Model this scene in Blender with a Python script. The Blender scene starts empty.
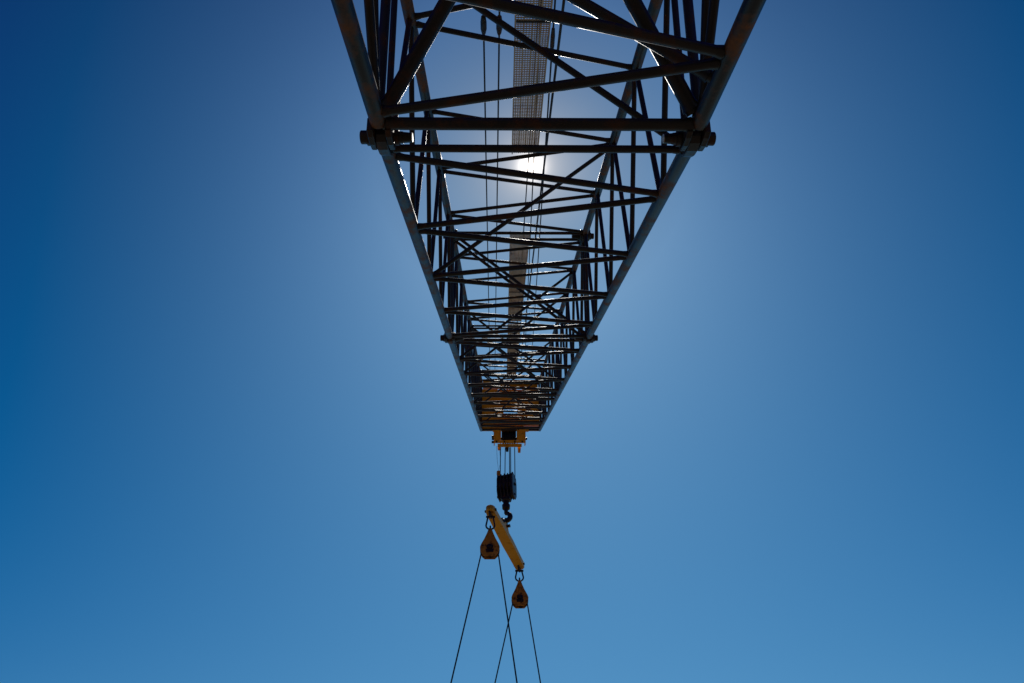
import bpy, math, random
from mathutils import Vector, Matrix
random.seed(7)
C = bpy.context.scene.collection
sc = bpy.context.scene

# ------------------------------------------------------------------ frame of the boom
A = math.radians(38.0)                 # boom elevation
EYE = Vector((0, 0, 1.7))
Rv = Vector((1, 0, 0))
Dv = Vector((0, math.cos(A), math.sin(A)))      # along the boom
Nv = Vector((0, -math.sin(A), math.cos(A)))     # up, square to the boom
F = 614.0
TH = math.atan(156.5 / F)
PSI = math.atan(8 / F)
XL, XR, XC = -0.93, 1.458, 0.264
HL, HU, HM = 2.69, 4.60, 3.65
def B(x, s, h): return EYE + Rv * x + Dv * s + Nv * h

cdir = (Dv * math.cos(TH) + Nv * math.sin(TH))
fwd = (Rv * math.sin(PSI) + cdir * math.cos(PSI)).normalized()
cright = (Rv * math.cos(PSI) - cdir * math.sin(PSI)).normalized()
cup = cright.cross(fwd).normalized()
def look(px, py):                      # direction seen at a photo position
    return (fwd * F + cright * (px - 512) + cup * (341.5 - py)).normalized()
def at_y(px, py, Y):                   # the point of that direction at world distance Y
    d = look(px, py); return EYE + d * ((Y - EYE.y) / d.y)

# ------------------------------------------------------------------ materials
def mat(name): 
    m = bpy.data.materials.new(name); m.use_nodes = True
    nt = m.node_tree; return m, nt, nt.nodes['Principled BSDF']
def steel(name, paint, rust, amount, rough=0.42, scale=5.0, bump=0.25, metal=0.0, paint2=None, spec=0.4):
    m, nt, p = mat(name); N = nt.nodes; L = nt.links
    tc = N.new('ShaderNodeTexCoord')
    geo = N.new('ShaderNodeNewGeometry')
    n1 = N.new('ShaderNodeTexNoise'); n1.inputs['Scale'].default_value = scale; n1.inputs['Detail'].default_value = 8; n1.inputs['Roughness'].default_value = 0.68
    n2 = N.new('ShaderNodeTexNoise'); n2.inputs['Scale'].default_value = scale * 7; n2.inputs['Detail'].default_value = 6
    n3 = N.new('ShaderNodeTexNoise'); n3.inputs['Scale'].default_value = scale * 0.35; n3.inputs['Detail'].default_value = 3
    for n in (n1, n2, n3): L.new(geo.outputs['Position'], n.inputs['Vector'])
    r1 = N.new('ShaderNodeValToRGB'); r1.color_ramp.elements[0].position = 0.62 - amount; r1.color_ramp.elements[1].position = 0.76 - amount * 0.8
    L.new(n1.outputs['Fac'], r1.inputs['Fac'])
    pm = N.new('ShaderNodeMix'); pm.data_type = 'RGBA'
    pm.inputs['A'].default_value = (*paint, 1); pm.inputs['B'].default_value = (*(paint2 or [c * 0.6 for c in paint]), 1)
    L.new(n3.outputs['Fac'], pm.inputs['Factor'])
    rm = N.new('ShaderNodeMix'); rm.data_type = 'RGBA'
    rm.inputs['A'].default_value = (*rust, 1); rm.inputs['B'].default_value = (rust[0] * .35, rust[1] * .3, rust[2] * .3, 1)
    L.new(n2.outputs['Fac'], rm.inputs['Factor'])
    mx = N.new('ShaderNodeMix'); mx.data_type = 'RGBA'
    L.new(r1.outputs['Color'], mx.inputs['Factor']); L.new(pm.outputs['Result'], mx.inputs['A']); L.new(rm.outputs['Result'], mx.inputs['B'])
    L.new(mx.outputs['Result'], p.inputs['Base Color'])
    rr = N.new('ShaderNodeMapRange'); rr.inputs['To Min'].default_value = rough; rr.inputs['To Max'].default_value = min(1, rough + 0.38)
    L.new(r1.outputs['Color'], rr.inputs['Value']); L.new(rr.outputs['Result'], p.inputs['Roughness'])
    p.inputs['Metallic'].default_value = metal; p.inputs['Specular IOR Level'].default_value = spec
    b = N.new('ShaderNodeBump'); b.inputs['Strength'].default_value = bump; b.inputs['Distance'].default_value = 0.004
    ad = N.new('ShaderNodeMath'); ad.operation = 'ADD'; L.new(n1.outputs['Fac'], ad.inputs[0]); L.new(n2.outputs['Fac'], ad.inputs[1])
    L.new(ad.outputs[0], b.inputs['Height']); L.new(b.outputs['Normal'], p.inputs['Normal'])
    return m
M = {
 'chord':  steel('weathered_chord_paint', (.026, .020, .017), (.28, .10, .023), .15, .40, 4.2, .07, spec=.4),
 'lacing': steel('dark_lacing_paint', (.022, .017, .015), (.13, .045, .013), .10, .44, 4.5, .07),
 'pin':    steel('dark_greasy_pin_steel', (.018, .015, .013), (.10, .036, .012), .14, .4, 9.0),
 'yellow': steel('weathered_yellow_paint', (.95, .50, .03), (.36, .12, .015), .05, .42, 3.0, .15, paint2=(.86, .38, .02), spec=.3),
 'orange': steel('weathered_orange_yellow_paint', (1.0, .47, .022), (.45, .15, .015), .07, .45, 2.4, .15, paint2=(.92, .36, .016), spec=.3),
 'block':  steel('rusty_yellow_block_paint', (.90, .34, .02), (.09, .028, .01), .15, .5, 9.0, .3),
 'grate':  steel('galvanised_walkway_steel', (.80, .66, .48), (.45, .27, .13), .07, .5, 5.0, .1, .0),
 'rope':   steel('oiled_wire_rope', (.03, .027, .025), (.06, .03, .015), .1, .55, 12.0, .1),
 'sheave': steel('dark_sheave_steel', (.025, .022, .022), (.10, .035, .012), .1, .45, 8.0),
 'block_skylit': steel('skylit_block_steel', (.075, .09, .11), (.09, .04, .02), .04, .45, 7.0),  # sky light caught by the outer cheek plate, put into its base colour
 'end':    steel('bare_pin_end', (.55, .50, .42), (.3, .2, .1), .02, .35, 12.0, .05, .5),
}

# ------------------------------------------------------------------ mesh builder
class MB:
    def __init__(s): s.v = []; s.f = []; s.sm = []
    def add(s, vs, fs, smooth):
        o = len(s.v); s.v += vs
        for k, f in enumerate(fs):
            s.f.append([i + o for i in f]); s.sm.append(smooth if isinstance(smooth, bool) else smooth[k])
    def tube(s, p, q, r, n=16, r2=None):
        if r2 is None: r2 = r
        z = (q - p).normalized(); x = z.orthogonal().normalized(); y = z.cross(x)
        vs = []
        for c, rr in ((p, r), (q, r2)):
            for k in range(n):
                t = 2 * math.pi * k / n; vs.append(c + x * (rr * math.cos(t)) + y * (rr * math.sin(t)))
        fs = [[k, (k + 1) % n, n + (k + 1) % n, n + k] for k in range(n)]
        sm = [True] * n
        # separate cap rings so that shading stays crisp
        s.add(vs, fs, sm)
        s.add([v.copy() for v in vs], [list(range(n))[::-1], list(range(n, 2 * n))], False)
        return s
    def path(s, pts, r, n=10, closed=False):
        m = len(pts); vs = []; prev = None
        for i, p in enumerate(pts):
            if closed: t = pts[(i + 1) % m] - pts[i - 1]
            else: t = pts[min(i + 1, m - 1)] - pts[max(i - 1, 0)]
            t.normalize()
            x = t.orthogonal().normalized() if prev is None else (prev - t * prev.dot(t)).normalized()
            prev = x; y = t.cross(x)
            rr = r[i] if isinstance(r, (list, tuple)) else r
            for k in range(n):
                a = 2 * math.pi * k / n; vs.append(p + x * rr * math.cos(a) + y * rr * math.sin(a))
        fs = []
        for i in range(m if closed else m - 1):
            for k in range(n):
                j = (i + 1) % m
                fs.append([i * n + k, i * n + (k + 1) % n, j * n + (k + 1) % n, j * n + k])
        s.add(vs, fs, True)
        if not closed: s.add([v.copy() for v in vs[:n] + vs[-n:]], [list(range(n))[::-1], list(range(n, 2 * n))], False)
        return s
    def box(s, c, ax, half, ch=0.0):
        X, Y, Z = [a.normalized() for a in ax]
        vs = [c + X * (half[0] * i) + Y * (half[1] * j) + Z * (half[2] * k) for i in (-1, 1) for j in (-1, 1) for k in (-1, 1)]
        s.add(vs, [[0, 1, 3, 2], [4, 6, 7, 5], [0, 4, 5, 1], [2, 3, 7, 6], [0, 2, 6, 4], [1, 5, 7, 3]], False); return s
    def prism(s, c, u, v, w, pts, t, bev=0.0):
        """outline pts in (u,v), thickness t along w, with a small chamfer"""
        n = len(pts); w = w.normalized()
        cx = sum(p[0] for p in pts) / n; cy = sum(p[1] for p in pts) / n
        def ring(k, off):
            out = []
            for a, b in pts:
                d = math.hypot(a - cx, b - cy) or 1; g = 1 - k / d
                out.append(c + u * (cx + (a - cx) * g) + v * (cy + (b - cy) * g) + w * off)
            return out
        if bev > 0:
            rs = [ring(bev, -t / 2), ring(0, -t / 2 + bev), ring(0, t / 2 - bev), ring(bev, t / 2)]
        else: rs = [ring(0, -t / 2), ring(0, t / 2)]
        vs = [p for r in rs for p in r]; fs = [list(range(n))[::-1], [n * (len(rs) - 1) + k for k in range(n)]]
        for i in range(len(rs) - 1):
            for k in range(n): fs.append([i * n + k, i * n + (k + 1) % n, (i + 1) * n + (k + 1) % n, (i + 1) * n + k])
        s.add(vs, fs, False); return s
    def lathe(s, c, axis, prof, n=32):
        z = axis.normalized(); x = z.orthogonal().normalized(); y = z.cross(x); vs = []
        for t, r in prof:
            for k in range(n):
                a = 2 * math.pi * k / n; vs.append(c + z * t + x * (r * math.cos(a)) + y * (r * math.sin(a)))
        fs = []
        for i in range(len(prof) - 1):
            for k in range(n): fs.append([i * n + k, i * n + (k + 1) % n, (i + 1) * n + (k + 1) % n, (i + 1) * n + k])
        fs.append(list(range(n))[::-1]); fs.append([(len(prof) - 1) * n + k for k in range(n)])
        s.add(vs, fs, False); return s
    def build(s, name, m, parent=None, origin=None):
        if origin is None:
            origin = sum(s.v, Vector()) / len(s.v)
        me = bpy.data.meshes.new(name)
        me.from_pydata([tuple(p - origin) for p in s.v], [], s.f)
        me.polygons.foreach_set('use_smooth', s.sm); me.materials.append(m); me.update()
        o = bpy.data.objects.new(name, me); C.objects.link(o)
        base = WORLD.get(parent.name, Vector()) if parent else Vector()
        o.location = origin - base; WORLD[o.name] = origin.copy()
        if parent: o.parent = parent
        return o
WORLD = {}
def tag(o, label=None, cat=None, group=None, kind=None):
    if label: o['label'] = label
    if cat: o['category'] = cat
    if group: o['group'] = group
    if kind: o['kind'] = kind
    return o
def empty(name, loc, parent=None):
    o = bpy.data.objects.new(name, None); C.objects.link(o); o.empty_display_size = .3
    base = WORLD.get(parent.name, Vector()) if parent else Vector()
    o.location = loc - base; WORLD[o.name] = loc.copy()
    if parent: o.parent = parent
    return o

# ------------------------------------------------------------------ the lattice boom
S0 = [4.20, 10.31]; TIP = 25.2
BAY = 0.7375
FOOT = -1.85
def hl(s): return HL if s >= S0[0] else HL + (HM - 0.12 - HL) * (S0[0] - s) / (S0[0] - FOOT)
def hu(s): return HU if s >= S0[0] else HU - (HU - HM - 0.12) * (S0[0] - s) / (S0[0] - FOOT)
boom = empty('lattice_boom', B(XC, FOOT, HM))
tag(boom, 'long dark rusty tubular lattice crane boom rising overhead with yellow head', 'crane boom')
fl = lambda s: .024 * max(0, S0[0] - s)
LL = lambda s: B(XL - fl(s), s, hl(s)); LR = lambda s: B(XR + fl(s), s, hl(s)); UL = lambda s: B(XL, s, hu(s)); UR = lambda s: B(XR, s, hu(s))
bars = []      # (p, q, radius, name, section)
def bar(p, q, r, sec, name='lacing_bar', trim=0.03):
    d = (q - p).normalized(); bars.append((p + d * trim, q - d * trim, r, name, sec))
spans = [(FOOT, S0[0]), (S0[0], S0[1]), (S0[1], TIP)]
secs = [empty('boom_section', B(XC, a, HM), boom) for a, b in spans]
RC = [.062, .059, .059, .059, .059]
for i, (a, b) in enumerate(spans):
    for fn in (LL, LR, UL, UR):
        pa, pb = fn(a + (0.16 if i else 0)), fn(b - (0.16 if i < 2 else 0))
        if i == 0: pb = fn(b - 0.16)
        MB().tube(pa, pb, RC[i], 24).build('chord', M['chord'], secs[i])

def panel(sec, nodes, r, sides=True):
    """warren lacing: nodes are stations; even ones on LL and UR, odd ones on LR and UL"""
    g = 0.035
    for k in range(len(nodes) - 1):
        s, t = nodes[k] + g, nodes[k + 1] - g
        lo = (LL, LR) if k % 2 == 0 else (LR, LL)
        up = (UR, UL) if k % 2 == 0 else (UL, UR)
        bar(lo[0](s), lo[1](t), r * 1.08, sec); bar(up[0](s), up[1](t), r, sec)
        lf = (LL, UL) if k % 2 == 0 else (UL, LL)
        rt = (UR, LR) if k % 2 == 0 else (LR, UR)
        bar(lf[0](s), lf[1](t), r, sec); bar(rt[0](s), rt[1](t), r, sec)
def frame(sec, s, r, diag=None):
    bar(LL(s), LR(s), r, sec, 'cross_bar'); bar(UL(s), UR(s), r * .9, sec, 'cross_bar')
    bar(LL(s), UL(s), r * .9, sec, 'post'); bar(LR(s), UR(s), r * .9, sec, 'post')
    if diag == 'a': bar(UL(s), LR(s), r * .9, sec, 'diagonal_brace')
    if diag == 'b': bar(UR(s), LL(s), r * .9, sec, 'diagonal_brace')
# sections beyond the first joint
s0 = spans[1][0]; st = s0 + 0.22
nodes = [st + BAY * 0.97 * k for k in range(9)]; nodes[-1] = spans[1][1] - 0.14
panel(1, nodes, .0275); frame(1, s0 + 0.15, .031, 'a'); frame(1, spans[1][1] - 0.13, .031, 'a')
bar(UR(nodes[4] + .08), LL(nodes[4]), .027, 1, 'diagonal_brace')
# the long outer section up to the head
s0 = spans[2][0]
nodes = [s0 + .24 + .7265 * k for k in range(21)]
panel(2, nodes, .028); frame(2, s0 + .15, .031, 'a'); frame(2, TIP - .06, .04); frame(2, 16.30, .030, 'a'); frame(2, 16.55, .030, 'a'); frame(2, 22.40, .030); frame(2, 22.65, .030, 'a')
for k in (2, 4, 10, 12, 18): bar(UR(nodes[k] + .08), LL(nodes[k]), .027, 2, 'diagonal_brace')
for k in (6, 8, 14, 16): bar(UL(nodes[k] + .05), LR(nodes[k]), .027, 2, 'diagonal_brace')
# the foot section, heavier members
q = [-1.1, -.45, .2, .85, 1.5, 2.15, 2.80, 3.43, 3.97]
for k in range(len(q) - 1):
    lo = (LL, LR) if k % 2 == 0 else (LR, LL)
    bar(lo[0](q[k] + .03), lo[1](q[k + 1] - .03), .036, 0)
uq = [0.4, 1.2, 2.0, 2.75, 3.4, 4.0]
for k in range(len(uq) - 1):
    up = (UL, UR) if k % 2 == 0 else (UR, UL)
    bar(up[0](uq[k] + .03), up[1](uq[k + 1] - .03), .030, 0)
# side bars fan out from the corners of the joint
for lo, up in ((LL, UL), (LR, UR)):
    bar(lo(3.96), up(3.30), .032, 0); bar(up(3.26), lo(2.62), .032, 0); bar(lo(2.56), up(1.9), .032, 0)
    bar(up(1.85), lo(1.2), .032, 0); bar(lo(1.15), up(.5), .032, 0); bar(lo(4.0), up(2.72), .034, 0)
bar(LL(4.05), LR(4.05), .047, 0, 'cross_bar'); bar(UL(4.05), UR(4.05), .036, 0, 'cross_bar')
bar(LL(4.03), UL(4.05), .040, 0, 'post'); bar(LR(4.03), UR(4.05), .040, 0, 'post')
bar(UL(3.70), B(XR, 3.62, hl(3.62)), .040, 0, 'diagonal_brace')
apex = B(XC, 3.25, hu(3.25) - .02)
bar(B(XL + .03, 4.0, hl(4.0) + .03), apex, .056, 0, 'diagonal_brace'); bar(B(XR - .03, 4.0, hl(4.0) + .03), apex, .056, 0, 'diagonal_brace')
bar(UL(3.25), UR(3.25), .036, 0, 'cross_bar')
# foot lugs
for x in (XL, XR):
    c = B(x, FOOT - .05, HM)
    MB().prism(c, Dv, Nv, Rv, [(.4, .22), (.0, .2), (-.18, .1), (-.22, 0), (-.18, -.1), (0, -.2), (.4, -.22)], .1, .01).build('foot_lug', M['chord'], secs[0])

n_l = 0
order = sorted(range(len(bars)), key=lambda k: bars[k][4] * 1000 + k)
rest = MB()
for k in order:
    p, qq, r, name, sec = bars[k]
    if name == 'lacing_bar':
        n_l += 1
        if n_l > 99:
            rest.tube(p, qq, r, 12); continue
    mb = MB().tube(p, qq, r, 14); d = (qq - p).normalized(); c0 = .062
    for e, dd in ((p, d), (qq, -d)):
        mb.tube(e + dd * (c0 - .03), e + dd * (c0 + .022), r * 1.26, 12, r * 1.01)
    mb.build(name, M['lacing'], secs[sec])
if rest.v: tag(rest.build('lacing_bars', M['lacing'], boom), kind='stuff')

# pinned joints between the sections
def joint(fn, s, inward, par):
    e = empty('pin_joint', fn(s), par)
    d = (fn(s + .2) - fn(s - .2)).normalized(); up = Rv.cross(d)
    ear = [(-.16, .055), (-.11, .078), (-.03, .090), (.05, .078), (.085, .036), (.085, -.036), (.05, -.078), (-.03, -.090), (-.11, -.078), (-.16, -.055)]
    for o in (-.068, .068): MB().prism(fn(s) + Rv * o, d, up, Rv, ear, .044, .006).build('fork_lug', M['pin'], e)
    MB().prism(fn(s), -d, up, Rv, ear, .086, .006).build('eye_lug', M['chord'], e)
    w = -inward
    prof = [(-.160, .03), (-.155, .045), (-.125, .047), (-.125, .060), (-.094, .062), (-.092, .034), (.092, .034), (.094, .064), (.118, .064), (.12, .052), (.165, .052), (.170, .046)]
    prof = [(t, r) for t, r in prof]
    MB().lathe(fn(s), Rv * w, prof, 20).build('joint_pin', M['pin'], e)
    # retainer arm on the inner side
    MB().tube(fn(s) - Rv * (w * .15), fn(s) - Rv * (w * .222), .042, 16, .036).build('pin_sleeve', M['pin'], e)
    MB().tube(fn(s) - Rv * (w * .222), fn(s) - Rv * (w * .228), .035, 16).build('pin_cap', M['end'], e)
for s in S0:
    for fn, inw in ((LL, 1), (LR, -1), (UL, 1), (UR, -1)):
        joint(fn, s, inw, boom)

# walkway grating on top of the upper face
def grating(s1, s2, x0=.115, x1=.470):
    mb = MB(); h = HU + .12
    n = 13
    for k in range(n):
        x = x0 + (x1 - x0) * k / (n - 1)
        thick = .007 if k in (0, n - 1) else (.0080 if k % 3 == 0 else .0040)
        dep = .035 if k in (0, n - 1) else .016
        mb.box(B(x, (s1 + s2) / 2, h), (Rv, Dv, Nv), (thick, (s2 - s1) / 2, dep))
    c = int((s2 - s1) / .030)
    for k in range(c + 1):
        s = s1 + .01 + (s2 - s1 - .02) * k / c
        mb.box(B((x0 + x1) / 2, s, h + .002), (Rv, Dv, Nv), ((x1 - x0) / 2 - .004, .0058, .0034))
    return mb
for (a, b) in ((S0[0] - 2.2, 7.72), (10.42, 16.25), (16.55, 24.6)):
    grating(a, b).build('walkway_grating', M['grate'], boom)
    s = a + .3
    while s < b:
        MB().box(B(.293, s, HU + .07), (Rv, Dv, Nv), (.17, .010, .008)).build('walkway_bracket', M['lacing'], boom); s += 2.92

# ------------------------------------------------------------------ yellow boom head
head = empty('boom_head', B(XC, TIP, HL), boom)
def ybox(x0, x1, s0, s1, h0, h1, name, m='orange', par=head):
    return MB().prism(B((x0 + x1) / 2, (s0 + s1) / 2, (h0 + h1) / 2), Rv, Nv, Dv,
        [(-(x1 - x0) / 2, -(h1 - h0) / 2), ((x1 - x0) / 2, -(h1 - h0) / 2), ((x1 - x0) / 2, (h1 - h0) / 2), (-(x1 - x0) / 2, (h1 - h0) / 2)], s1 - s0, .01).build(name, M[m], par)
ybox(-.88, 1.405, 25.24, 25.44, 4.42, 4.78, 'top_beam')
ybox(-.90, 1.43, 25.22, 25.40, HL - .03, HL + .16, 'bottom_beam')
ybox(-.92, -.30, 25.30, 25.40, 2.87, 4.40, 'face_plate'); ybox(.80, 1.45, 25.30, 25.40, 2.87, 4.40, 'face_plate')
ybox(-.28, .78, 25.45, 25.55, 3.58, 4.40, 'face_plate'); ybox(-.04, .58, 25.56, 25.62, 2.80, 3.42, 'face_plate')
ybox(-.28, -.02, 25.45, 25.55, 2.87, 3.60, 'face_plate'); ybox(.56, .78, 25.45, 25.55, 2.87, 3.60, 'face_plate')
for x in (-.29, .79):
    MB().prism(B(x, 25.7, 3.5), Dv, Nv, Rv, [(-.6, -.7), (.35, -.75), (.75, -.2), (.75, .5), (.3, 1.1), (-.6, 1.1)], .035, .006).build('side_plate', M['orange'], head)
mb = MB()
for k in range(5):
    x = .02 + k * .115; mb = MB()
    mb.lathe(B(x, 25.95, 4.3), Rv, [(-.045, .30), (-.04, .42), (-.02, .42), (-.012, .36), (.012, .36), (.02, .42), (.04, .42), (.045, .30)], 32)
    mb.build('sheave', M['sheave'], head)
# dark stiffeners behind the lacing and small fittings on the face
for x in (-.93, 1.458):
    ybox(x - .03, x + .03, 25.10, 25.24, 2.80, 4.5, 'corner_post', 'lacing')
ybox(1.18, 1.27, 25.2, 25.29, 4.0, 4.3, 'lamp_box', 'end')
# sheave housing hanging below the tip
hs = 25.42
chk = [(-.36, .40), (.36, .40), (.36, -.12), (.22, -.30), (-.22, -.30), (-.36, -.12)]
for x0, x1 in ((-.42, -.12), (.52, .88)):
    xc, w = (x0 + x1) / 2, (x1 - x0)
    for sg in (-1, 1):
        MB().prism(B(xc + sg * (w / 2 - .02), hs, 2.38), Dv, Nv, Rv, chk, .03, .006).build('cheek_plate', M['orange'], head)
    MB().prism(B(xc, hs - .3, 2.40), Rv, Nv, Dv, [(-w / 2, .28), (w / 2, .28), (w / 2, -.05), (w / 4, -.16), (-w / 4, -.16), (-w / 2, -.05)], .04, .006).build('front_web', M['orange'], head)
ybox(-.26, .72, hs - .32, hs - .20, 2.00, 2.13, 'tie_bar')
ybox(-.42, .88, hs - .345, hs - .325, 2.15, 2.27, 'lower_web')
ybox(-.10, .50, hs + .1, hs + .13, 2.30, 2.80, 'back_plate', 'sheave')
for x in (-.30, .02, .44, .74): ybox(x - .03, x + .03, hs - .37, hs - .35, 2.17, 2.25, 'bolt_plate', 'pin')
ybox(-.46, -.18, hs - .36, hs - .1, 2.62, 2.70, 'flange_plate'); ybox(.62, 1.0, hs - .36, hs - .1, 2.62, 2.70, 'flange_plate')
for k in range(6):
    x = -.03 + k * .093
    MB().lathe(B(x, hs, 2.36), Rv, [(-.036, .22), (-.03, .30), (-.016, .30), (-.010, .255), (.010, .255), (.016, .30), (.03, .30), (.036, .22)], 32).build('sheave', M['sheave'], head)
MB().tube(B(-.50, hs, 2.36), B(.95, hs, 2.36), .055, 20).build('sheave_shaft', M['pin'], head)
for dz in (.0, -.22):
    MB().tube(B(-.50, hs - .28, 2.42 + dz), B(-.41, hs - .28, 2.42 + dz), .05, 12).build('bolt', M['pin'], head)
# rope anchor lugs below the housing
for x, mm, hh in ((-.20, 'orange', .16), (.13, 'sheave', .22), (.62, 'orange', .26)):
    MB().prism(B(x, hs - .1, 2.04 - hh / 2), Rv, Nv, Dv, [(-.07, hh / 2), (.07, hh / 2), (.05, -hh / 2), (-.05, -hh / 2)], .09, .01).build('rope_anchor', M[mm], head)

# ------------------------------------------------------------------ ropes running along the boom
def rope_line(p, q, r, sag, name, label, cat, group=None, n=24):
    pts = []
    for k in range(n + 1):
        t = k / n; v = p.lerp(q, t); v.z -= sag * 4 * t * (1 - t); pts.append(v)
    o = MB().path(pts, r, 8).build(name, M['rope'])
    tag(o, label, cat, group); return o
def fitting(par, p, d, L, r):
    x = d.orthogonal().normalized(); 
    MB().lathe(p, d, [(-L / 2 - .02, r * .3), (-L / 2, r * .75), (-L * .2, r), (L * .25, r), (L / 2, r * .7), (L / 2 + .04, r * .3)], 14).build('rope_socket', M['pin'], par)
hr = HU + .42
def along(px, py, h): # boom-plane helper: station and side of a sight line at height h
    d = look(px, py); t = h / d.dot(Nv); p = EYE + d * t - EYE
    return p.dot(Rv), p.dot(Dv)
for (pxa, pxb, lab) in ((483.6, 489.0, 'left of the two thin wire ropes beside the walkway, running up inside the boom'),
                        (499.3, 495.6, 'right of the two thin wire ropes left of the walkway, nearest the grating')):
    xa, sa = along(pxa, 25, hr); xb, sb = along(pxb, 320, hr)
    g = (xb - xa) / (sb - sa)
    p = B(xa - g * (sa - 1.0), 1.0, hr); qn = B(xa + g * (25.6 - sa), 25.6, hr)
    o = rope_line(p, qn, .0105, 0.0, 'hoist_rope', lab, 'wire rope', 'wire ropes running along the boom')
    fitting(o, B(xa, sa, hr), (qn - p).normalized(), .24, .034)
ro = [((564, 0), (536.8, 226), .016, 'thick wire rope right of the walkway, outermost at the top of the photo'),
      ((553.6, 24), (540.3, 226), .011, 'thin wire rope with a dark socket, beside the right edge of the walkway'),
      ((536.6, 100), (530.8, 226), .010, 'thin wire rope crossing below the sun, second from the left of the four there'),
      ((532.5, 100), (524.0, 226), .010, 'thin wire rope just below the sun, leftmost of four there')]
for k, (a, b, r, lab) in enumerate(ro):
    hh = hr + .05 * k
    xa, sa = along(a[0], a[1], hh); xb, sb = along(b[0], b[1], hh)
    g = (xb - xa) / (sb - sa)
    o = MB().path([B(xa + g * (s - sa), s, hh) for s in (1.0, 8.0, 16.0, 25.3)], r, 8).build('hoist_rope', M['rope'])
    tag(o, lab, 'wire rope', 'wire ropes running along the boom')
    if k == 1:
        fitting(o, B(xa + g * .25, sa + .25, hh), (B(xb, sb, hh) - B(xa, sa, hh)).normalized(), .36, .026)

# ------------------------------------------------------------------ the hook block
Xw, Yw, Zw = Vector((1, 0, 0)), Vector((0, 1, 0)), Vector((0, 0, 1))
YH = B(0, hs, 2.36).y
def P(px, py, Y=None): return at_y(px, py, Y if Y else YH)
top, bot = P(507, 475), P(506, 501)
hb = empty('hook_block', P(507, 501))
tag(hb, 'dark multi-sheave hook block with swivel hook hanging below the boom head', 'hook block')
cz = (top.z + bot.z) / 2; H2 = (top.z - bot.z) / 2 - .10; cx = P(506, 488).x
cc = Vector((cx, YH, cz))
oct_ = [(-.14, -H2), (.14, -H2), (.27, -H2 * .6), (.29, H2 * .5), (.22, H2), (-.22, H2), (-.29, H2 * .5), (-.27, -H2 * .6)]
rotb = Matrix.Rotation(math.radians(-16), 3, 'Z'); bx, by = rotb @ Xw, rotb @ Yw
for k in range(5):
    off = -.27 + k * .130
    MB().prism(cc + bx * off, by, Zw, bx, oct_, .04, .008).build('cheek_plate', M['sheave'], hb)
MB().prism(cc + bx * .315, by, Zw, bx, [(a * 1.02, b) for a, b in oct_], .05, .008).build('cheek_plate', M['block_skylit'], hb)  # right-hand plate, its blue-grey sky light painted into the material
for k in range(4):
    off = -.205 + k * .130
    MB().lathe(cc + bx * off + Zw * .08, bx, [(-.045, .2), (-.04, .30), (-.02, .30), (-.014, .25), (.014, .25), (.02, .30), (.04, .30), (.045, .2)], 28).build('sheave', M['sheave'], hb)
MB().box(cc + Zw * (H2 - .07) + bx * .02, (bx, by, Zw), (.30, .17, .05)).build('top_guard', M['sheave'], hb)
MB().box(cc - Zw * (H2 - .14) + bx * .02, (bx, by, Zw), (.29, .12, .10)).build('bottom_guard', M['sheave'], hb)
MB().tube(cc - bx * .36 + Zw * .1, cc + bx * .39 + Zw * .1, .06, 18).build('sheave_pin', M['pin'], hb)
MB().tube(cc - bx * .34 - Zw * (H2 * .72), cc + bx * .37 - Zw * (H2 * .72), .05, 14).build('tie_bolt', M['pin'], hb)
# trunnion and swivel
tz = cc - Zw * (H2 + .02)
MB().prism(tz, bx, Zw, by, [(-.26, .10), (.22, .10), (.16, -.08), (-.12, -.08)], .26, .02).build('trunnion', M['pin'], hb)
MB().lathe(tz - Zw * .28, Zw, [(-.16, .09), (-.14, .14), (0, .15), (.04, .11), (.16, .11), (.2, .15), (.26, .15)], 20).build('swivel', M['pin'], hb)
# the hook itself: shank and curved bowl in the plane across the view
hk = tz - Zw * .56
R0 = .155; pts = [hk + Zw * .08, hk - Zw * .06]
rad = [.075, .075]
for k in range(15):
    a = math.radians(92 - k * 19)      # round from the top, out to the right, under, up to the tip on the left
    pts.append(hk - Zw * (.06 + R0 + .02) + bx * (R0 * math.cos(a) * 1.0) + Zw * (R0 * math.sin(a)))
    rad.append(.066 + .030 * math.sin(math.pi * min(1, k / 12)) - (.02 if k > 12 else 0))
MB().path(pts, rad, 12).build('hook', M['pin'], hb)
hookc = hk - Zw * (.06 + R0 + .02)
# hoist falls between head and block
falls = [(500.6, 500.2), (505.3, 504.9), (509.4, 509.6), (510.6, 510.8), (514.6, 515.0)]
words = ['leftmost of the hoist falls between boom head and hook block', 'second hoist fall from the left above the hook block',
         'third hoist fall from the left above the hook block, left of a close pair', 'fourth hoist fall from the left above the hook block, right of a close pair',
         'rightmost of the hoist falls between boom head and hook block']
for (xa, xb), w in zip(falls, words):
    o = MB().path([P(xa, 447.5), P((xa + xb) / 2, 460), P(xb, 480)], .017, 8).build('hoist_fall', M['rope']); tag(o, w, 'wire rope', 'hoist falls holding the hook block')
wt = P(498.6, 473)
ab = empty('limit_weight', wt)
tag(ab, 'small brown weight on a thin wire loop left of the hook block', 'weight')
MB().lathe(wt, Zw, [(-.10, .04), (-.09, .075), (.06, .075), (.08, .05), (.10, .03)], 16).build('weight_body', M['block'], ab)
MB().path([P(496.6, 446), P(497.2, 460), wt + Zw * .09, P(500.6, 462), P(499.4, 447)], .006, 6).build('wire_loop', M['rope'], ab)

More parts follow.
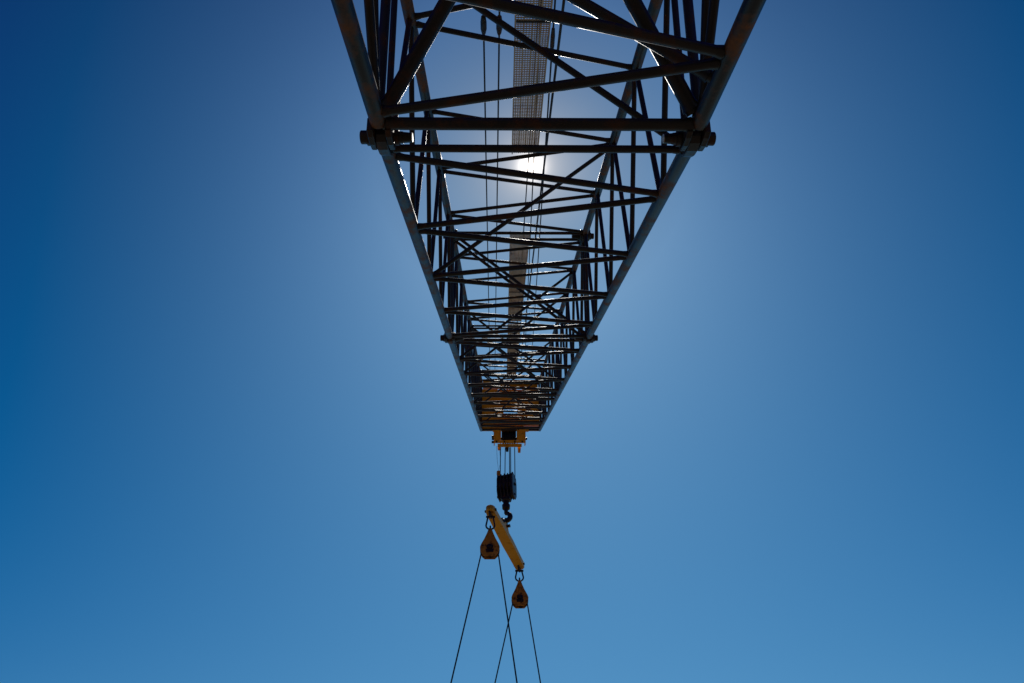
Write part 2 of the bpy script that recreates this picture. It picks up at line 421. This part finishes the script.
# ------------------------------------------------------------------ spreader beam
def hit_z(px, py, Z):
    d = look(px, py); return EYE + d * ((Z - EYE.z) / d.z)
el = math.atan2(look(506, 540).z, look(506, 540).y)
ZB = EYE.z + (YH - EYE.y) * math.tan(el)
n_, f_ = hit_z(490.4, 510.0, ZB), hit_z(519.4, 565, ZB)
bd = (f_ - n_).normalized(); bl = (f_ - n_).length; bs = bd.cross(Zw).normalized(); bc = (n_ + f_) / 2
sb = empty('spreader_beam', bc)
tag(sb, 'yellow spreader beam slung slanting under the crane hook', 'spreader beam')
e = bl / 2 + .17
rnd = [(-e + .20 - .20 * math.cos(t), .155 * math.sin(t)) for t in [math.radians(-80 + 20 * k) for k in range(9)]]
plan = [(e - .11 + .11 * math.cos(t), .165 * math.sin(t)) for t in [math.radians(-80 + 20 * k) for k in range(9)]] + [(.3, .195)] + rnd[::-1] + [(.3, -.195)]
MB().prism(bc, bd, bs, Zw, plan, .22, .03).build('beam_body', M['yellow'], sb)
lug = MB().prism(bc + Zw * .26, bd, Zw, bs, [(-.75, -.15), (.55, -.15), (.20, .26), (.10, .36), (-.10, .36), (-.22, .26)], .09, .01).build('lifting_plate', M['yellow'], sb)
for sgn in (-1, 1):
    c = bc + bd * (sgn * (bl / 2 - .03)) - Zw * .17
    MB().prism(c, bd, Zw, bs, [(-.16, .08), (.16, .08), (.08, -.10), (-.08, -.10)], .06, .008).build('end_lug', M['pin'], sb)
    MB().tube(bc + bd * (sgn * (bl / 2 - .03)) - bs * .20, bc + bd * (sgn * (bl / 2 - .03)) + bs * .20, .045, 14).build('cross_pin', M['pin'], sb)
# links between hook and beam
lk = bc + Zw * .50; print('LINK', (top.z, bot.z), hookc.z - R0, lk.z, hookc - bc)
MB().tube(lk - bs * .17, lk + bs * .17, .055, 14).build('lifting_pin', M['pin'], sb)
def ring(c, u, v, ru, rv, r, n=20):
    return [c + u * (ru * math.cos(2 * math.pi * k / n)) + v * (rv * math.sin(2 * math.pi * k / n)) for k in range(n)]
top_l = hookc - Zw * .12
mid = (top_l + lk) / 2; hv = max(.16, (top_l - lk).length / 2 + .05)
zl = (top_l - lk).normalized()
o = MB().path(ring(mid, bd, zl, .12, hv, .03), .032, 10, True).build('sling_link', M['pin'])
tag(o, 'dark steel link between the crane hook and the yellow beam', 'link')

# ------------------------------------------------------------------ snatch blocks, shackles, slings
def shackle(c, pin, lab):
    s = empty('bow_shackle', pin); tag(s, lab, 'shackle', 'shackles under the spreader beam')
    h = pin.z - c.z; pts = [pin - Xw * .085]
    for k in range(13):
        a = math.radians(165 + 17.5 * k); pts.append(c + Zw * (.14 - .02) + Xw * (.14 * math.cos(a)) + Zw * (.14 * math.sin(a)))
    pts.append(pin + Xw * .085)
    MB().path(pts, .028, 10).build('bow', M['pin'], s)
    MB().tube(pin - Xw * .15, pin + Xw * .15, .036, 14).build('shackle_pin', M['pin'], s)
def snatch(pin, y0, y1, Y, wpx, lab, lab_sh):
    t = P(500, y0, Y); b = P(500, y1, Y); t.x = b.x = pin.x; H = t.z - b.z; c = Vector(((t.x + b.x) / 2, Y, (t.z + b.z) / 2))
    dist = (c - EYE).dot(fwd); W = wpx * dist / F
    s = empty('snatch_block', t); tag(s, lab, 'pulley block', 'pulley blocks under the spreader beam')
    u, v = W / 2, H / 2
    hf = [(.15, .95), (.30, .66), (.55, .26), (.86, -.12), (.98, -.34), (.95, -.58), (.76, -.82), (.50, -.98)]
    out = [(x * u, y * v) for x, y in hf] + [(-x * u, y * v) for x, y in hf[::-1]]
    for k, o in enumerate((-.085, .085)):
        MB().prism(c + Yw * o, Xw, Zw, Yw, out, .028, .008).build('cheek_plate', M['block'], s)
    MB().lathe(c - Zw * v * .33, Yw, [(-.06, u * .6), (-.055, u * .93), (-.03, u * .93), (-.02, u * .8), (.02, u * .8), (.03, u * .93), (.055, u * .93), (.06, u * .6)], 32).build('sheave', M['sheave'], s)
    MB().lathe(c - Zw * v * .33, Yw, [(-.16, .05), (-.15, .07), (-.10, .075), (-.10, .11), (.10, .11), (.10, .075), (.15, .07), (.16, .05)], 16).build('axle', M['pin'], s)
    st = [(-.12 * u, v * .6), (.12 * u, v * .6), (.16 * u, -v * .2), (-.16 * u, -v * .2)]
    MB().prism(c - Yw * .110, Xw, Zw, Yw, st, .022, .004).build('side_strap', M['block'], s)
    MB().prism(c - Yw * .108 - Zw * v * .66, Xw, Zw, Yw, [(-.42 * u, .16 * v), (.42 * u, .16 * v), (.34 * u, -.06 * v), (-.34 * u, -.06 * v)], .018, .004).build('guard_plate', M['pin'], s)
    MB().path(ring(t + Zw * .015, Yw, Zw, .07, .10, .025), .028, 10, True).build('top_eye', M['pin'], s)
    shackle(t + Zw * .03, pin, lab_sh)
    return c, u, v
Yn = (bc + bd * (-(bl / 2 - .03))).y; Yf = (bc + bd * (bl / 2 - .03)).y
pn = bc - bd * (bl / 2 - .03) - Zw * .25; pf = bc + bd * (bl / 2 - .03) - Zw * .25
cn, un, vn = snatch(pn, 529.5, 558, Yn, 20, 'upper left yellow pulley block hanging from the near end of the beam', 'shackle joining the left, upper pulley block to the beam end')
cf, uf, vf = snatch(pf, 581.5, 607.5, Yf, 17.2, 'lower right yellow pulley block hanging from the far end of the beam', 'shackle joining the right, lower pulley block to the beam end')
def sling(c, u, v, la, ra, Y, lab):
    k0 = c - Zw * v * .33; r = u * .84; pts = []
    L = P(*la, Y); R = P(*ra, Y)
    def ext(p0, p): 
        d = p - p0; t = (p0.z - 1.0) / -d.z; return p0 + d * t
    a0 = k0 - Xw * r * .98; a1 = k0 + Xw * r * .98
    pts.append(ext(a0, L)); pts.append(L); pts.append(a0 - Zw * .15)
    for k in range(13):
        a = math.pi - math.pi * k / 12; pts.append(k0 + Xw * r * math.cos(a) + Zw * r * math.sin(a))
    pts += [a1 - Zw * .15, R, ext(a1, R)]
    o = MB().path(pts, .021, 8).build('sling_rope', M['rope']); tag(o, lab, 'rope', 'sling ropes going down to the load')
sling(cn, un, vn, (451, 683), (517, 683), Yn, 'dark wire sling passing over the upper left pulley block')
sling(cf, uf, vf, (495, 683), (540.5, 683), Yf, 'dark wire sling passing over the lower right pulley block')

# ------------------------------------------------------------------ ground far below the frame
def flat(name, pts, z, m, kind='structure'):
    me = bpy.data.meshes.new(name); me.from_pydata([(x, y, z) for x, y in pts], [], [list(range(len(pts)))]); me.materials.append(m)
    o = bpy.data.objects.new(name, me); C.objects.link(o); o['kind'] = kind; return o
gm, nt, p = mat('dry_yard_ground'); nn = nt.nodes.new('ShaderNodeTexNoise'); nn.inputs['Scale'].default_value = .8; nn.inputs['Detail'].default_value = 8
rp = nt.nodes.new('ShaderNodeValToRGB'); rp.color_ramp.elements[0].color = (.07, .052, .036, 1); rp.color_ramp.elements[1].color = (.13, .10, .07, 1)
g = nt.nodes.new('ShaderNodeNewGeometry'); nt.links.new(g.outputs['Position'], nn.inputs['Vector']); nt.links.new(nn.outputs['Fac'], rp.inputs['Fac']); nt.links.new(rp.outputs['Color'], p.inputs['Base Color']); p.inputs['Roughness'].default_value = .95
flat('ground', [(-3000, -3000), (3000, -3000), (3000, 3000), (-3000, 3000)], 0, gm)
# ------------------------------------------------------------------ sun, sky
sd = look(531.5, 166.5)
se = math.asin(sd.z); az = math.atan2(sd.x, sd.y)
sl = bpy.data.lights.new('sun', 'SUN'); sl.energy = 3.0; sl.angle = math.radians(.53); sl.color = (1, .95, .87)
so = bpy.data.objects.new('sun', sl); C.objects.link(so); so.rotation_euler = sd.to_track_quat('Z', 'Y').to_euler(); so.location = (0, 0, 60)
w = bpy.data.worlds.new('World'); sc.world = w; w.use_nodes = True
nt = w.node_tree; N = nt.nodes; Lk = nt.links; bg = N['Background']
sky = N.new('ShaderNodeTexSky'); sky.sky_type = 'NISHITA'; sky.sun_disc = False
sky.sun_elevation = se; sky.sun_rotation = az; sky.altitude = 0; sky.air_density = 1.0; sky.dust_density = 0.3; sky.ozone_density = 3.0
SKY = 0.10
BAL = [[-0.14, 0.448, -3.266, 3.132, 7.362], [-0.371, 1.261, -1.624, 1.925, 6.641], [-0.397, 1.727, 0.607, 0.134, 2.436]]
# the sun's own disc and its narrow aureole, as part of the sky
tc = N.new('ShaderNodeTexCoord')
dot = N.new('ShaderNodeVectorMath'); dot.operation = 'DOT_PRODUCT'; dot.inputs[1].default_value = sd
Lk.new(tc.outputs['Generated'], dot.inputs[0])
ac = N.new('ShaderNodeMath'); ac.operation = 'ARCCOSINE'; Lk.new(dot.outputs['Value'], ac.inputs[0])
def math_(op, a, b):
    n = N.new('ShaderNodeMath'); n.operation = op
    for i, v in enumerate((a, b)):
        if isinstance(v, (int, float)): n.inputs[i].default_value = v
        elif v is not None: Lk.new(v, n.inputs[i])
    return n.outputs[0]
ang = math_('MULTIPLY', ac.outputs[0], 57.2958)
def lobe(amp, width):
    return math_('MULTIPLY', math_('EXPONENT', math_('MULTIPLY', ang, -1.0 / width), None), amp)
disc = math_('MULTIPLY', math_('LESS_THAN', ang, .30), 300.0)
glow = math_('ADD', math_('ADD', lobe(110.0, .38), lobe(6.0, 2.6)), math_('ADD', lobe(1.0, 10.0), disc))
gc = N.new('ShaderNodeMix'); gc.data_type = 'RGBA'; gc.blend_type = 'MULTIPLY'; gc.inputs['Factor'].default_value = 1
gc.inputs['A'].default_value = (1, .90, .80, 1); Lk.new(glow, gc.inputs['B'])
# colour balance of this clear, polarised sky: deeper away from the sun and towards the zenith
sep = N.new('ShaderNodeSeparateXYZ'); Lk.new(tc.outputs['Generated'], sep.inputs[0])
near = math_('EXPONENT', math_('MULTIPLY', math_('MAXIMUM', ang, 14.0), -1.0 / 35.0), None)
core = math_('SUBTRACT', 1.0, math_('MULTIPLY', math_('EXPONENT', math_('MULTIPLY', ang, -1.0 / 8.0), None), .60))
low = math_('SUBTRACT', 1.0, math_('MAXIMUM', sep.outputs['Z'], 0.0))
core2 = math_('SUBTRACT', 1.0, math_('MULTIPLY', math_('EXPONENT', math_('MULTIPLY', ang, -1.0 / 10.0), None), .66))
comb = N.new('ShaderNodeCombineColor')
for ch, (a, b, c, d_, e_) in zip(('Red', 'Green', 'Blue'), BAL):
    v = math_('ADD', math_('ADD', math_('MULTIPLY', near, b), a), math_('MULTIPLY', low, c))
    v = math_('ADD', v, math_('MULTIPLY', math_('MULTIPLY', low, low), d_))
    v = math_('ADD', v, math_('MULTIPLY', math_('MULTIPLY', low, near), e_))
    v = math_('MINIMUM', v, 2.5)
    Lk.new(math_('MULTIPLY', math_('MAXIMUM', v, 0.015), core if ch == 'Red' else core2), comb.inputs[ch])
tint = N.new('ShaderNodeMix'); tint.data_type = 'RGBA'; tint.blend_type = 'MULTIPLY'; tint.inputs['Factor'].default_value = 1
Lk.new(sky.outputs['Color'], tint.inputs['A']); Lk.new(comb.outputs[0], tint.inputs['B'])
ad = N.new('ShaderNodeMix'); ad.data_type = 'RGBA'; ad.blend_type = 'ADD'; ad.inputs['Factor'].default_value = 1
Lk.new(tint.outputs['Result'], ad.inputs['A']); Lk.new(gc.outputs['Result'], ad.inputs['B'])
Lk.new(ad.outputs['Result'], bg.inputs['Color']); bg.inputs['Strength'].default_value = SKY

# ------------------------------------------------------------------ camera
cam = bpy.data.cameras.new('camera'); co = bpy.data.objects.new('camera', cam); C.objects.link(co)
cam.sensor_width = 36; cam.lens = F / 1024 * 36; cam.clip_start = .05; cam.clip_end = 10000
m3 = Matrix((cright, cup, -fwd)).transposed(); co.matrix_world = Matrix.Translation(EYE) @ m3.to_4x4()
sc.camera = co
vs = sc.view_settings; vs.view_transform = 'Standard'; vs.look = 'None'; vs.exposure = 0; vs.gamma = 1; vs.use_curve_mapping = False
print('SUN el', math.degrees(se), 'az', math.degrees(az), 'lacing', n_l)
